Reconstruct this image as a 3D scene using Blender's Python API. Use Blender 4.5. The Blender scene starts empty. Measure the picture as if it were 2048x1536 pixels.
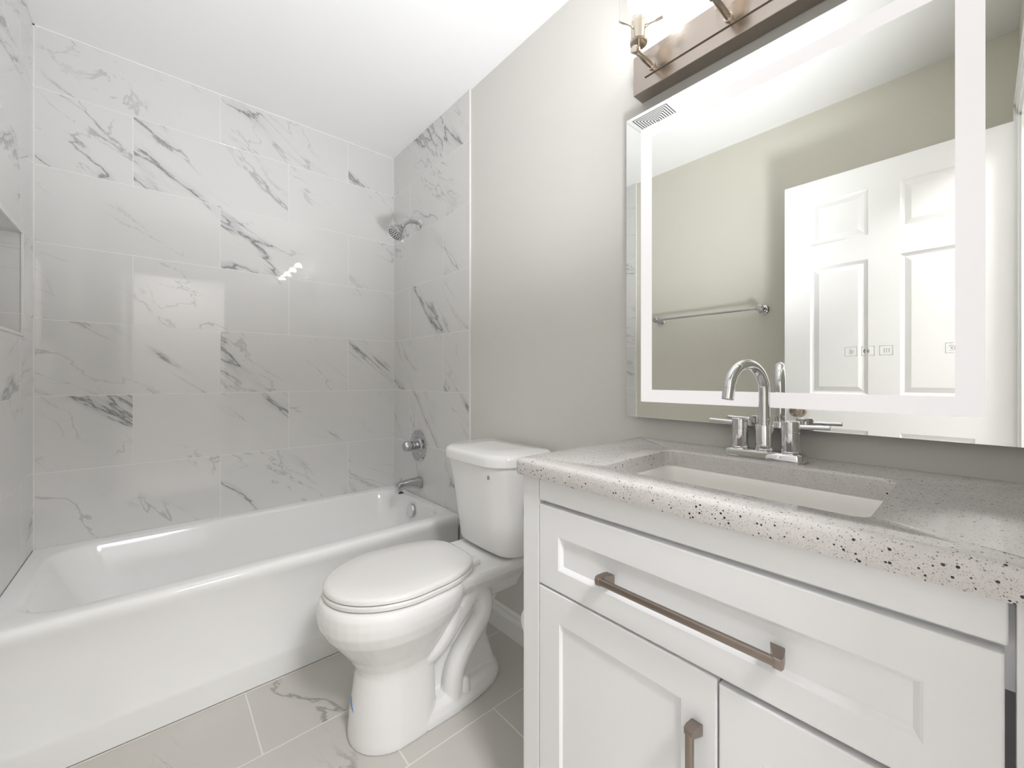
import bpy, bmesh, math, random
from mathutils import Vector, Matrix
S = bpy.context.scene
C = S.collection
PI = math.pi
random.seed(7)

# ------------------------------------------------------------------ camera, world, exposure
CAM_H = 1.095
cam = bpy.data.cameras.new('camera'); camo = bpy.data.objects.new('camera', cam); C.objects.link(camo)
cam.sensor_width = 36.0; cam.lens = 817.0 / 2048.0 * 36.0; cam.shift_y = -11.0 / 2048.0
cam.clip_start = 0.02
camo.location = (0, 0, CAM_H)
camo.rotation_euler = (PI / 2, 0, -math.radians(41.1))
S.camera = camo
S.view_settings.view_transform = 'Standard'; S.view_settings.look = 'None'
S.view_settings.gamma = 1.0; S.view_settings.exposure = 0.68; S.view_settings.use_curve_mapping = False
W = bpy.data.worlds.new('world'); S.world = W; W.use_nodes = True
W.node_tree.nodes['Background'].inputs[0].default_value = (0.9, 0.95, 1.0, 1)
W.node_tree.nodes['Background'].inputs[1].default_value = 0.3
S.cycles.use_denoising = True
S.cycles.max_bounces = 14; S.cycles.diffuse_bounces = 8; S.cycles.glossy_bounces = 6
S.cycles.transparent_max_bounces = 12; S.cycles.caustics_reflective = False; S.cycles.caustics_refractive = False
BULB_E, STRIP_E, HALL_E = 25.0, 0.42, 62.0
# the photographer's flash, bounced off the ceiling from beside the camera
fl = bpy.data.lights.new('bounce_flash', 'SPOT'); flo = bpy.data.objects.new('bounce_flash', fl); C.objects.link(flo)
fl.energy = 84.0; fl.color = (.935, .95, 1.0); fl.spot_size = math.radians(95); fl.spot_blend = 1.0; fl.shadow_soft_size = .11
flo.location = (.50, .16, .96)
flo.rotation_euler = Vector((-.10, .80, 1.0)).to_track_quat('-Z', 'Y').to_euler()

# ------------------------------------------------------------------ materials
def rgba(c): return (c[0], c[1], c[2], 1.0)
def new_mat(name):
    m = bpy.data.materials.new(name); m.use_nodes = True
    nt = m.node_tree; nt.nodes.clear()
    o = nt.nodes.new('ShaderNodeOutputMaterial'); b = nt.nodes.new('ShaderNodeBsdfPrincipled')
    nt.links.new(b.outputs[0], o.inputs[0])
    return m, nt, b
class G:
    """small helper to write node graphs"""
    def __init__(s, nt): s.nt = nt
    def n(s, t, **kw):
        x = s.nt.nodes.new(t)
        for k, v in kw.items(): setattr(x, k, v)
        return x
    def put(s, sock, v):
        if hasattr(v, 'is_linked') or isinstance(v, bpy.types.NodeSocket): s.nt.links.new(v, sock)
        else: sock.default_value = v
    def m(s, op, a, b=0.0, c=None, clamp=False):
        x = s.n('ShaderNodeMath', operation=op, use_clamp=clamp)
        s.put(x.inputs[0], a); s.put(x.inputs[1], b)
        if c is not None: s.put(x.inputs[2], c)
        return x.outputs[0]
    def vec(s, x, y, z):
        v = s.n('ShaderNodeCombineXYZ')
        s.put(v.inputs[0], x); s.put(v.inputs[1], y); s.put(v.inputs[2], z)
        return v.outputs[0]
    def sep(s, v):
        x = s.n('ShaderNodeSeparateXYZ'); s.put(x.inputs[0], v); return x.outputs
    def vm(s, op, a, b):
        x = s.n('ShaderNodeVectorMath', operation=op); s.put(x.inputs[0], a); s.put(x.inputs[1], b); return x.outputs[0]
    def noise(s, v, scale, detail=4.0, rough=0.5, dist=0.0):
        x = s.n('ShaderNodeTexNoise'); s.put(x.inputs['Vector'], v)
        x.inputs['Scale'].default_value = scale; x.inputs['Detail'].default_value = detail
        x.inputs['Roughness'].default_value = rough; x.inputs['Distortion'].default_value = dist
        return x.outputs['Fac']
    def step(s, v, a, b):
        x = s.n('ShaderNodeMapRange', interpolation_type='SMOOTHSTEP'); s.put(x.inputs[0], v)
        x.inputs[1].default_value = a; x.inputs[2].default_value = b
        x.inputs[3].default_value = 0.0; x.inputs[4].default_value = 1.0
        return x.outputs[0]
    def mix(s, f, a, b):
        x = s.n('ShaderNodeMix', data_type='RGBA'); s.put(x.inputs[0], f)
        s.put(x.inputs[6], rgba(a) if isinstance(a, tuple) else a); s.put(x.inputs[7], rgba(b) if isinstance(b, tuple) else b)
        return x.outputs[2]
    def obj(s): return s.n('ShaderNodeTexCoord').outputs['Object']

def plain(name, col, rough=0.5, metal=0.0, spec=0.5, coat=0.0, var=0.0, vscale=6.0, bump=0.0, bscale=300.0):
    """one colour with a faint procedural unevenness"""
    m, nt, b = new_mat(name); g = G(nt); P = g.obj()
    b.inputs['Roughness'].default_value = rough; b.inputs['Metallic'].default_value = metal
    b.inputs['Specular IOR Level'].default_value = spec; b.inputs['Coat Weight'].default_value = coat
    n = g.noise(P, vscale, 3.0)
    lo = tuple(c * (1 - var) for c in col); hi = tuple(min(1, c * (1 + var)) for c in col)
    g.put(b.inputs['Base Color'], g.mix(n, lo, hi))
    if bump:
        bp = g.n('ShaderNodeBump'); bp.inputs['Strength'].default_value = bump; bp.inputs['Distance'].default_value = 0.001
        g.put(bp.inputs['Height'], g.noise(P, bscale, 2.0)); g.put(b.inputs['Normal'], bp.outputs[0])
    return m

def brushed(name, col, rough, axis):
    m, nt, b = new_mat(name); g = G(nt); P = g.sep(g.obj())
    s = [900.0, 900.0, 900.0]; s[axis] = 8.0
    v = g.vec(g.m('MULTIPLY', P[0], s[0]), g.m('MULTIPLY', P[1], s[1]), g.m('MULTIPLY', P[2], s[2]))
    n = g.noise(v, 1.0, 3.0)
    g.put(b.inputs['Base Color'], g.mix(n, tuple(c * .9 for c in col), tuple(c * 1.08 for c in col)))
    b.inputs['Metallic'].default_value = 1.0
    g.put(b.inputs['Roughness'], g.m('ADD', rough - .06, g.m('MULTIPLY', n, .12)))
    return m

def emis(name, col, e, alb=.8):
    m, nt, b = new_mat(name)
    b.inputs['Base Color'].default_value = rgba((alb, alb, alb)); b.inputs['Roughness'].default_value = .25
    b.inputs['Emission Color'].default_value = rgba(col); b.inputs['Emission Strength'].default_value = e
    return m

def marble_tile(name, ui, vi, u0, v0, tw, th, stag, base, tint, grout, gw=0.0024, ang=-38.0, seed=0.0, vein=1.0, rough=0.03, spec=0.6, dens=0.475, softk=1.0):
    """polished marble-look tile; ui/vi = axes running along and across the rows"""
    m, nt, b = new_mat(name); g = G(nt); P = g.sep(g.obj())
    u = g.m('SUBTRACT', P[ui], u0); v = g.m('SUBTRACT', P[vi], v0)
    row = g.m('FLOOR', g.m('DIVIDE', v, th))
    odd = g.m('MODULO', g.m('ADD', row, 100.0), 2.0)
    us = g.m('ADD', u, g.m('MULTIPLY', odd, stag))
    col = g.m('FLOOR', g.m('DIVIDE', us, tw))
    fu = g.m('SUBTRACT', us, g.m('MULTIPLY', col, tw)); fv = g.m('SUBTRACT', v, g.m('MULTIPLY', row, th))
    du = g.m('MINIMUM', fu, g.m('SUBTRACT', tw, fu)); dv = g.m('MINIMUM', fv, g.m('SUBTRACT', th, fv))
    edge = g.m('MINIMUM', du, dv)
    gm = g.m('LESS_THAN', edge, gw * .5)
    wn = g.n('ShaderNodeTexWhiteNoise', noise_dimensions='3D'); g.put(wn.inputs['Vector'], g.vec(row, col, seed))
    R = g.sep(wn.outputs['Color'])
    a = math.radians(ang)
    qu = g.m('SUBTRACT', g.m('MULTIPLY', fu, math.cos(a)), g.m('MULTIPLY', fv, -math.sin(a)))
    qv = g.m('ADD', g.m('MULTIPLY', fu, -math.sin(a)), g.m('MULTIPLY', fv, math.cos(a)))
    Q = g.vec(g.m('ADD', g.m('MULTIPLY', qu, .42), g.m('MULTIPLY', R[0], 37.0)),
              g.m('ADD', g.m('MULTIPLY', qv, 1.5), g.m('MULTIPLY', R[1], 37.0)), g.m('MULTIPLY', R[2], 11.0))
    big = g.noise(Q, 1.9, 7.0, .56, .35)
    d1 = g.m('ABSOLUTE', g.m('SUBTRACT', big, .5))
    where = g.noise(g.vm('ADD', Q, (4.3, 9.1, 2.2)), 2.3, 2.0)
    msk = g.step(where, dens, dens + .12)
    thin = g.m('MULTIPLY', g.m('SUBTRACT', 1.0, g.step(d1, .001, .011)), msk)
    soft = g.m('MULTIPLY', g.m('POWER', g.m('SUBTRACT', 1.0, g.step(d1, .0, .055)), 1.5), g.step(where, dens + .03, dens + .2))
    fine = g.noise(g.vm('ADD', Q, (17., 3., 5.)), 3.6, 6.0, .55, .5)
    d2 = g.m('ABSOLUTE', g.m('SUBTRACT', fine, .5))
    hair = g.m('MULTIPLY', g.m('SUBTRACT', 1.0, g.step(d2, .001, .010)), g.step(g.noise(g.vm('ADD', Q, (1., 29., 8.)), 2.6, 2.0), dens + .03, dens + .15))
    cloud = g.noise(Q, 1.2, 3.0)
    c0 = g.mix(cloud, tuple(x * .965 for x in base), tuple(min(1, x * 1.035) for x in base))
    c1 = g.mix(g.m('MULTIPLY', soft, .55 * vein * softk), c0, tint)
    c2 = g.mix(g.m('MULTIPLY', hair, .38 * vein), c1, tuple(x * .55 for x in tint))
    c3 = g.mix(g.m('MULTIPLY', thin, .72 * vein), c2, tuple(x * .42 for x in tint))
    g.put(b.inputs['Base Color'], g.mix(gm, c3, grout))
    g.put(b.inputs['Roughness'], g.m('ADD', rough, g.m('MULTIPLY', gm, .5)))
    b.inputs['Specular IOR Level'].default_value = spec
    bp = g.n('ShaderNodeBump'); bp.inputs['Strength'].default_value = .5; bp.inputs['Distance'].default_value = .0012
    g.put(bp.inputs['Height'], g.step(edge, gw * .35, gw * .9)); g.put(b.inputs['Normal'], bp.outputs[0])
    return m

def quartz(name):
    m, nt, b = new_mat(name); g = G(nt); P = g.obj()
    n = g.noise(P, 55.0, 5.0, .65); n2 = g.noise(P, 420.0, 2.0)
    c = g.mix(n, (.55, .527, .515), (.69, .662, .65)); c = g.mix(g.m('MULTIPLY', g.step(n2, .55, .75), .45), c, (.46, .44, .43))
    def specks(scale, keep, r, col, f, c):
        v = g.n('ShaderNodeTexVoronoi'); g.put(v.inputs['Vector'], g.vm('ADD', P, (scale * .013, .7, .3))); v.inputs['Scale'].default_value = scale
        rr = g.sep(v.outputs['Color'])
        hit = g.m('MULTIPLY', g.m('LESS_THAN', v.outputs['Distance'], g.m('ADD', r * .45, g.m('MULTIPLY', rr[1], r * .55))), g.m('GREATER_THAN', rr[0], keep))
        return g.mix(g.m('MULTIPLY', hit, f), c, col)
    c = specks(520.0, .62, .42, (.27, .25, .245), .5, c)
    c = specks(360.0, .72, .40, (.13, .125, .12), .75, c)
    c = specks(190.0, .88, .34, (.03, .03, .03), 1.0, c)
    c = specks(110.0, .95, .28, (.36, .35, .35), .8, c)
    g.put(b.inputs['Base Color'], c)
    b.inputs['Roughness'].default_value = .13; b.inputs['Specular IOR Level'].default_value = .5
    return m

def thin_glass(name):
    m = bpy.data.materials.new(name); m.use_nodes = True; nt = m.node_tree; nt.nodes.clear(); g = G(nt)
    o = g.n('ShaderNodeOutputMaterial'); t = g.n('ShaderNodeBsdfTransparent'); gl = g.n('ShaderNodeBsdfGlossy')
    t.inputs[0].default_value = (.97, .975, .97, 1); gl.inputs['Roughness'].default_value = .02
    lw = g.n('ShaderNodeLayerWeight'); lw.inputs[0].default_value = .25
    mx = g.n('ShaderNodeMixShader')
    g.put(mx.inputs[0], g.m('ADD', .03, g.m('MULTIPLY', g.m('POWER', lw.outputs['Facing'], 2.5), .5)))
    nt.links.new(t.outputs[0], mx.inputs[1]); nt.links.new(gl.outputs[0], mx.inputs[2]); nt.links.new(mx.outputs[0], o.inputs[0])
    return m

TW, TH = .612, .304
TILE = (.690, .685, .675); TINT = (.40, .405, .42); GROUT = (.82, .82, .80)
M = {}
M['tile_back'] = marble_tile('polished marble tile back', 0, 2, .238, 1.025, TW, TH, .312, TILE, TINT, GROUT, seed=3.0)
M['tile_right'] = marble_tile('polished marble tile right', 1, 2, 1.845, 1.025, TW, TH, .239, TILE, TINT, GROUT, ang=48, seed=11.0)
M['tile_left'] = marble_tile('polished marble tile left', 1, 2, 2.23, 1.025, TW, TH, .306, TILE, TINT, GROUT, ang=20, seed=21.0)
M['floor'] = marble_tile('matte marble floor tile', 0, 1, .235, 1.372, .610, .3095, .305, (.545, .528, .492), (.36, .35, .33), (.72, .70, .64), gw=.0045, ang=-70, seed=5.0, rough=.28, spec=.4, dens=.53, vein=.8, softk=.35)
M['paint'] = plain('warm white wall paint', (.665, .652, .622), .55, var=.012, bump=.08)
M['paint_khaki'] = plain('soft sage beige wall paint', (.640, .622, .545), .55, var=.012, bump=.08)
M['ceiling'] = plain('flat white ceiling paint', (.83, .83, .825), .7, var=.006, bump=.06)
M['trim_white'] = plain('satin white trim paint', (.83, .83, .82), .3, var=.006)
M['door_white'] = plain('satin white door paint', (.86, .86, .86), .35, var=.005)
M['cabinet'] = plain('white cabinet lacquer', (.80, .805, .815), .32, var=.006)
M['gap_shade'] = plain('painted cabinet gap shade', (.42, .42, .43), .8, var=.1)  # grey that paints in the shade behind the cabinet fronts
M['porcelain'] = plain('white glazed porcelain', (.81, .81, .805), .06, spec=.5, var=.006, vscale=3)
M['seat'] = plain('white seat plastic', (.77, .765, .75), .18, var=.005)
M['acrylic'] = plain('white tub enamel', (.83, .835, .83), .09, spec=.5, var=.006, vscale=3)
M['basin'] = plain('warm white sink glaze', (.84, .82, .79), .10, var=.006)
M['chrome'] = plain('polished chrome', (.72, .72, .73), .04, metal=1.0, var=.01)
M['chrome_dark'] = plain('shower chrome', (.55, .55, .56), .10, metal=1.0, var=.02)
M['nozzle'] = plain('dark rubber nozzle', (.03, .03, .03), .5, var=.1)
M['nickel'] = brushed('brushed nickel', (.44, .385, .345), .24, 1)
M['nickel_rod'] = brushed('satin nickel rod', (.62, .55, .47), .22, 0)
M['pull'] = brushed('bronze nickel cabinet pull', (.33, .275, .24), .32, 1)
M['knob'] = plain('satin nickel door knob', (.42, .36, .30), .2, metal=1.0, var=.03)
M['mirror'] = plain('silvered mirror', (.925, .935, .915), .0, metal=1.0, var=.0)
M['mirror_edge'] = plain('dark mirror edge', (.16, .18, .17), .3, var=.05)
M['frost'] = emis('lit frosted band', (1.0, .955, .955), STRIP_E, .35)
M['icon'] = plain('grey etched line', (.84, .84, .85), .5, var=.02)
M['bulb_lit'] = emis('lit bulb dome', (1.0, .985, .955), BULB_E)
M['bulb_neck'] = emis('bulb plastic neck', (1.0, .98, .96), .28, .6)
M['glass'] = thin_glass('clear shade glass')
M['hall_lamp'] = emis('hall lamp diffuser', (.985, .975, 1.0), HALL_E)
M['quartz'] = quartz('speckled quartz')
M['schluter'] = plain('pale tile edge strip', (.78, .775, .75), .25, var=.01)
M['fan'] = plain('white vent plastic', (.80, .80, .80), .4, var=.005)
M['fan_dark'] = plain('dark vent slot', (.10, .10, .10), .6, var=.05)
M['tape'] = plain('blue tape', (.10, .20, .48), .5, var=.05)
M['paper'] = plain('white tissue paper', (.82, .81, .79), .9, var=.01)
M['hose'] = plain('dark braided hose', (.10, .09, .08), .4, metal=.5, var=.2, vscale=200)
M['logo'] = plain('grey printed mark', (.30, .30, .29), .4, var=.03)
M['hall_paint'] = plain('hall grey wall paint', (.58, .575, .55), .6, var=.01)

# ------------------------------------------------------------------ geometry helpers
def finish(name, bm, mat, parent=None, smooth=35.0, label=None):
    me = bpy.data.meshes.new(name)
    bmesh.ops.remove_doubles(bm, verts=bm.verts, dist=1e-6)
    bmesh.ops.recalc_face_normals(bm, faces=bm.faces)
    bm.to_mesh(me); bm.free()
    for m in (mat if isinstance(mat, (list, tuple)) else [mat]): me.materials.append(M[m])
    if smooth:
        for p in me.polygons: p.use_smooth = True
        try: me.set_sharp_from_angle(angle=math.radians(smooth))
        except Exception: pass
    o = bpy.data.objects.new(name, me); C.objects.link(o)
    if parent is not None:
        o.parent = parent; o.matrix_parent_inverse = Matrix.Translation(-Vector(parent.location))
    if label: o['label'] = label
    return o
def thing(name, label, cat, loc=(0, 0, 0), group=None):
    o = bpy.data.objects.new(name, None); C.objects.link(o); o.location = loc; o.empty_display_size = .05
    o['label'] = label; o['category'] = cat
    if group: o['group'] = group
    return o
def tag(o, label, cat, group=None):
    o['label'] = label; o['category'] = cat
    if group: o['group'] = group
    return o
def struct(o): o['kind'] = 'structure'; return o

def box(bm, a, b, bev=0.0, seg=2, mat=0, edges=None):
    x0, y0, z0 = (min(a[i], b[i]) for i in range(3)); x1, y1, z1 = (max(a[i], b[i]) for i in range(3))
    v = [bm.verts.new(p) for p in ((x0, y0, z0), (x1, y0, z0), (x1, y1, z0), (x0, y1, z0), (x0, y0, z1), (x1, y0, z1), (x1, y1, z1), (x0, y1, z1))]
    fs = [bm.faces.new([v[i] for i in q]) for q in ((0, 3, 2, 1), (4, 5, 6, 7), (0, 1, 5, 4), (1, 2, 6, 5), (2, 3, 7, 6), (3, 0, 4, 7))]
    for f in fs: f.material_index = mat
    if bev:
        es = set(e for f in fs for e in f.edges)
        bmesh.ops.bevel(bm, geom=list(es), offset=bev, segments=seg, profile=.5, affect='EDGES', clamp_overlap=True, material=mat)
def ngon(bm, pts, mat=0):
    f = bm.faces.new([bm.verts.new(p) for p in pts]); f.material_index = mat; return f
def loft(bm, rings, cap0=True, cap1=True, closed=True, mat=0):
    R = [[bm.verts.new(p) for p in r] for r in rings]
    n = len(R[0])
    for a, b in zip(R[:-1], R[1:]):
        for i in range(n if closed else n - 1):
            j = (i + 1) % n
            f = bm.faces.new((a[i], a[j], b[j], b[i])); f.material_index = mat
    if cap0: bm.faces.new(list(reversed(R[0]))).material_index = mat
    if cap1: bm.faces.new(R[-1]).material_index = mat
def frame_of(d):
    d = d.normalized(); up = Vector((0, 0, 1)) if abs(d.z) < .95 else Vector((1, 0, 0))
    a = d.cross(up).normalized(); return a, a.cross(d).normalized()
def tube(bm, pts, r, n=16, caps=True, mat=0):
    pts = [Vector(p) for p in pts]; rs = r if isinstance(r, (list, tuple)) else [r] * len(pts)
    if len(rs) != len(pts):      # spread the given radii along the path
        q = rs; rs = []
        for i in range(len(pts)):
            f = i / max(1, len(pts) - 1) * (len(q) - 1); k = min(int(f), len(q) - 2); rs.append(q[k] + (q[k + 1] - q[k]) * (f - k))
    rings = []; a = None
    for i, p in enumerate(pts):
        d = (pts[min(i + 1, len(pts) - 1)] - pts[max(i - 1, 0)]).normalized()
        if a is None: a, b = frame_of(d)
        else:
            a = (a - d * a.dot(d)).normalized(); b = a.cross(d).normalized()
        rings.append([p + rs[i] * (math.cos(t) * a + math.sin(t) * b) for t in (2 * PI * k / n for k in range(n))])
    loft(bm, rings, caps, caps, mat=mat)
def lathe(bm, prof, origin, axis=(0, 0, 1), n=32, caps=True, mat=0):
    """prof = [(distance along axis, radius)]"""
    o = Vector(origin); d = Vector(axis).normalized(); a, b = frame_of(d)
    rings = [[o + d * h + max(r, 1e-4) * (math.cos(t) * a + math.sin(t) * b) for t in (2 * PI * k / n for k in range(n))] for h, r in prof]
    loft(bm, rings, caps, caps, mat=mat)
def spline(pts, n=8):
    """Catmull-Rom through points"""
    P = [Vector(p) for p in pts]; P = [2 * P[0] - P[1]] + P + [2 * P[-1] - P[-2]]; out = []
    for i in range(1, len(P) - 2):
        for k in range(n):
            t = k / n; a, b, c, d = P[i - 1:i + 3]
            out.append(.5 * ((2 * b) + (c - a) * t + (2 * a - 5 * b + 4 * c - d) * t * t + (3 * b - a - 3 * c + d) * t ** 3))
    out.append(P[-2]); return out
def rrect(x0, x1, y0, y1, r, z, k=6):
    """rounded rectangle ring; r may be one radius or four (x1y1, x0y1, x0y0, x1y0)"""
    rr = r if isinstance(r, (list, tuple)) else [r] * 4; out = []
    for (cx, cy, a0), q in zip(((x1, y1, 0), (x0, y1, PI / 2), (x0, y0, PI), (x1, y0, 1.5 * PI)), rr):
        sx = -1 if cx == x1 else 1; sy = -1 if cy == y1 else 1
        for i in range(k + 1):
            t = a0 + i / k * PI / 2
            out.append(Vector((cx + sx * q + q * math.cos(t), cy + sy * q + q * math.sin(t), z)))
    return out
def interp_ring(prof, yc, z, flip=False):
    """closed ring from a half outline [(x, half width)] mirrored about y = yc"""
    a = [Vector((x, yc - w, z)) for x, w in prof]; b = [Vector((x, yc + w, z)) for x, w in reversed(prof)]
    return a + b
def egg(x0, x1, w, yc, z, px=.45, n=24, back=0.0, sq=2.6):
    """elongated outline, tip at x0, squarer back at x1, half width w reached at fraction px"""
    out = []; xm = x0 + (x1 - x0) * px
    for i in range(2 * n):
        t = 2 * PI * i / (2 * n); c, s = math.cos(t), math.sin(t)
        if c < 0: x = xm + (xm - x0) * c; y = w * s
        else:
            e = 2.0 / sq
            x = xm + (x1 - xm) * abs(c) ** e; y = w * math.copysign(abs(s) ** e, s) * (1 - back * ((x - xm) / (x1 - xm)) ** 2)
        out.append(Vector((x, yc + y, z)))
    return out

# ------------------------------------------------------------------ the room
CZ = 2.482; XL, XR, YB, YF = -.369, 1.142, 2.444, -.100
TXL, TXR, TYB = -.361, 1.134, 2.436     # tile faces
TE = 1.612                              # front edge of the tiled part
def slab(name, a, b, mat, **k):
    bm = bmesh.new(); box(bm, a, b); return struct(finish(name, bm, mat, smooth=None, **k))
slab('floor', (-1.0, -1.75, -.05), (1.45, 2.55, 0), 'floor')
slab('ceiling', (-1.0, -1.75, CZ), (1.45, 2.55, CZ + .05), 'ceiling')
slab('wall_right', (XR, -1.75, 0), (XR + .1, 2.55, CZ), 'paint')
bm = bmesh.new(); box(bm, (TXR, TE, .405), (XR - .0002, TYB, CZ - .0005)); box(bm, (TXR, TE, 0), (XR - .0002, 1.685, .405))
struct(finish('wall_right_tile', bm, 'tile_right', smooth=None))
slab('wall_back', (XL - .1, YB, 0), (XR, YB + .1, CZ), 'paint')
slab('wall_back_tile', (TXL, TYB, .405), (TXR, YB - .0002, CZ - .0005), 'tile_back')
# left wall with the niche recess (painted part and tiled part)
NY0, NY1, NZ0, NZ1, ND = 1.90, 2.273, 1.245, 1.622, .085
bm = bmesh.new()
for (ya, yb, za, zb) in ((-.21, NY0 - .012, 0, CZ), (NY1 + .012, YB, 0, CZ), (NY0 - .012, NY1 + .012, 0, NZ0 - .012), (NY0 - .012, NY1 + .012, NZ1 + .012, CZ)):
    box(bm, (XL - .11, ya, za), (XL, yb, zb))
box(bm, (XL - .13, NY0 - .02, NZ0 - .02), (XL - .11, NY1 + .02, NZ1 + .02))
struct(finish('wall_left', bm, 'paint_khaki', smooth=None))
bm = bmesh.new()
for (ya, yb, za, zb) in ((TE, 1.685, 0, .405), (TE, NY0, .405, CZ - .0005), (NY1, TYB, .405, CZ - .0005), (NY0, NY1, .405, NZ0), (NY0, NY1, NZ1, CZ - .0005)):
    box(bm, (XL + .0002, ya, za), (TXL, yb, zb))
xi = TXL - ND
box(bm, (xi - .008, NY0, NZ0), (xi, NY1, NZ1))
box(bm, (xi, NY1, NZ0), (XL, NY1 + .008, NZ1)); box(bm, (xi, NY0 - .008, NZ0), (XL, NY0, NZ1))
box(bm, (xi, NY0, NZ1), (XL, NY1, NZ1 + .008)); box(bm, (xi, NY0, NZ0 - .008), (XL, NY1, NZ0))
struct(finish('wall_left_tile', bm, 'tile_left', smooth=None))
bm = bmesh.new(); e = .005
box(bm, (TXL - .004, NY1 - e, NZ0), (TXL + .002, NY1 + .002, NZ1)); box(bm, (TXL - .004, NY0 - .002, NZ0), (TXL + .002, NY0 + e, NZ1))
box(bm, (TXL - .004, NY0, NZ1 - e), (TXL + .002, NY1, NZ1 + .002))
struct(finish('trim_1', bm, 'schluter', smooth=None))
bm = bmesh.new(); box(bm, (xi + .001, NY0 + .001, NZ0), (TXL + .004, NY1 - .001, NZ0 + .012), .002)
struct(finish('trim_2', bm, 'schluter', smooth=None))
# metal/plastic strips closing the tile edges
for i, (xa, xb) in enumerate(((TXR - .002, XR - .0001), (XL + .0001, TXL + .002))):
    bm = bmesh.new(); box(bm, (xa, TE - .0055, .0), (xb, TE + .001, CZ - .001), .001); struct(finish('trim_%d' % (3 + i), bm, 'schluter', smooth=None))
# caulk lines where the tiled walls meet, and against the ceiling
bm = bmesh.new(); box(bm, (TXL - .0005, TYB - .004, .42), (TXL + .004, TYB + .0005, CZ - .0006)); struct(finish('trim_5', bm, 'schluter', smooth=None))
bm = bmesh.new(); box(bm, (TXR - .0025, TYB - .0025, .42), (TXR + .0005, TYB + .0005, CZ - .0006)); struct(finish('trim_6', bm, 'schluter', smooth=None))
bm = bmesh.new(); box(bm, (TXL, TYB - .004, CZ - .006), (TXR, TYB + .0005, CZ - .0006)); struct(finish('trim_7', bm, 'ceiling', smooth=None))
# front wall with the doorway the picture is taken from
DX0, DX1, DZ = -.165, .53, 2.065
bm = bmesh.new()
box(bm, (XL + .0003, YF - .11, 0), (DX0, YF, CZ)); box(bm, (DX1, YF - .11, 0), (XR, YF, CZ)); box(bm, (DX0, YF - .11, DZ), (DX1, YF, CZ))
struct(finish('wall_front', bm, 'paint_khaki', smooth=None))
def casing(name, yface, s):
    """door casing with a stepped profile on the wall face y = yface, standing out towards s"""
    bm = bmesh.new(); w = .062
    pts = [(DX0 - .0, 0), (DX0 - .0, DZ), (DX1, DZ), (DX1, 0)]
    for off, th_ in ((0, .010), (.018, .014), (.044, .018)):
        o2 = w if off == .044 else off + .03
        x0a, x0b = DX0 - o2, DX0 - off; x1a, x1b = DX1 + off, DX1 + o2
        box(bm, (x0a, yface, 0), (x0b, yface + s * th_, DZ + o2), .002); box(bm, (x1a, yface, 0), (x1b, yface + s * th_, DZ + o2), .002)
        box(bm, (x0a, yface, DZ + off), (x1b, yface + s * th_, DZ + o2), .002)
    return struct(finish(name, bm, 'trim_white', smooth=None))
casing('trim_8', YF, 1); casing('trim_9', YF - .11, -1)
bm = bmesh.new(); j = .012
box(bm, (DX0, YF - .112, 0), (DX0 + j, YF + .002, DZ)); box(bm, (DX1 - j, YF - .112, 0), (DX1, YF + .002, DZ)); box(bm, (DX0, YF - .112, DZ - j), (DX1, YF + .002, DZ))
struct(finish('trim_10', bm, 'trim_white', smooth=None))
# hallway behind the doorway
slab('wall_hall_back', (-1.0, -1.75, 0), (1.45, -1.65, CZ), 'hall_paint')
slab('wall_hall_left', (-1.05, -1.75, 0), (-.95, -.2, CZ), 'hall_paint')
# baseboards
def baseboard(name, pa, pb, nrm):
    """profile swept along the wall from pa to pb, nrm = direction into the room"""
    prof = [(0, 0), (.014, 0), (.014, .070), (.012, .080), (.008, .088), (.007, .100), (.004, .108), (0, .110)]
    bm = bmesh.new(); n = Vector((nrm[0], nrm[1], 0))
    loft(bm, [[Vector((p[0], p[1], 0)) + n * d + Vector((0, 0, h)) for d, h in prof] for p in (pa, pb)])
    return struct(finish(name, bm, 'trim_white', smooth=None))
baseboard('baseboard_right', (XR, .700), (XR, TE - .006), (-1, 0))
baseboard('baseboard_left', (XL, -.09), (XL, TE - .006), (1, 0))

# ------------------------------------------------------------------ door leaf opened flat along the left wall
def six_panel(bm, x, s, y0, y1, z0, z1, panels, depth=.007):
    """face at x looking towards s with raised panels inside moulded recesses"""
    ys = sorted(set([y0, y1] + [v for p in panels for v in p[:2]])); zs = sorted(set([z0, z1] + [v for p in panels for v in p[2:]]))
    def inside(ya, yb, za, zb): return any(p[0] - 1e-6 <= ya and yb <= p[1] + 1e-6 and p[2] - 1e-6 <= za and zb <= p[3] + 1e-6 for p in panels)
    for ya, yb in zip(ys[:-1], ys[1:]):
        for za, zb in zip(zs[:-1], zs[1:]):
            if not inside(ya, yb, za, zb): ngon(bm, [(x, ya, za), (x, yb, za), (x, yb, zb), (x, ya, zb)])
    for a, b, c, d in panels:
        rings = []
        for ins, dep in ((0, 0), (.006, depth * .75), (.014, depth), (.034, depth * .25), (.036, .0015)):
            rings.append([Vector((x - s * dep, yy, zz)) for yy, zz in ((a + ins, c + ins), (b - ins, c + ins), (b - ins, d - ins), (a + ins, d - ins))])
        loft(bm, rings, False, True)
LX = -.192; LY0, LY1, LZ0, LZ1 = -.094, .652, .010, 2.052
pans = []
for ya, yb in ((.013, .226), (.330, .545)):
    for za, zb in ((.24, .86), (1.022, 1.630), (1.738, 1.945)): pans.append((ya, yb, za, zb))
bm = bmesh.new(); th_ = .034
six_panel(bm, LX, 1, LY0, LY1, LZ0, LZ1, pans); six_panel(bm, LX - th_, -1, LY0, LY1, LZ0, LZ1, pans)
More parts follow.
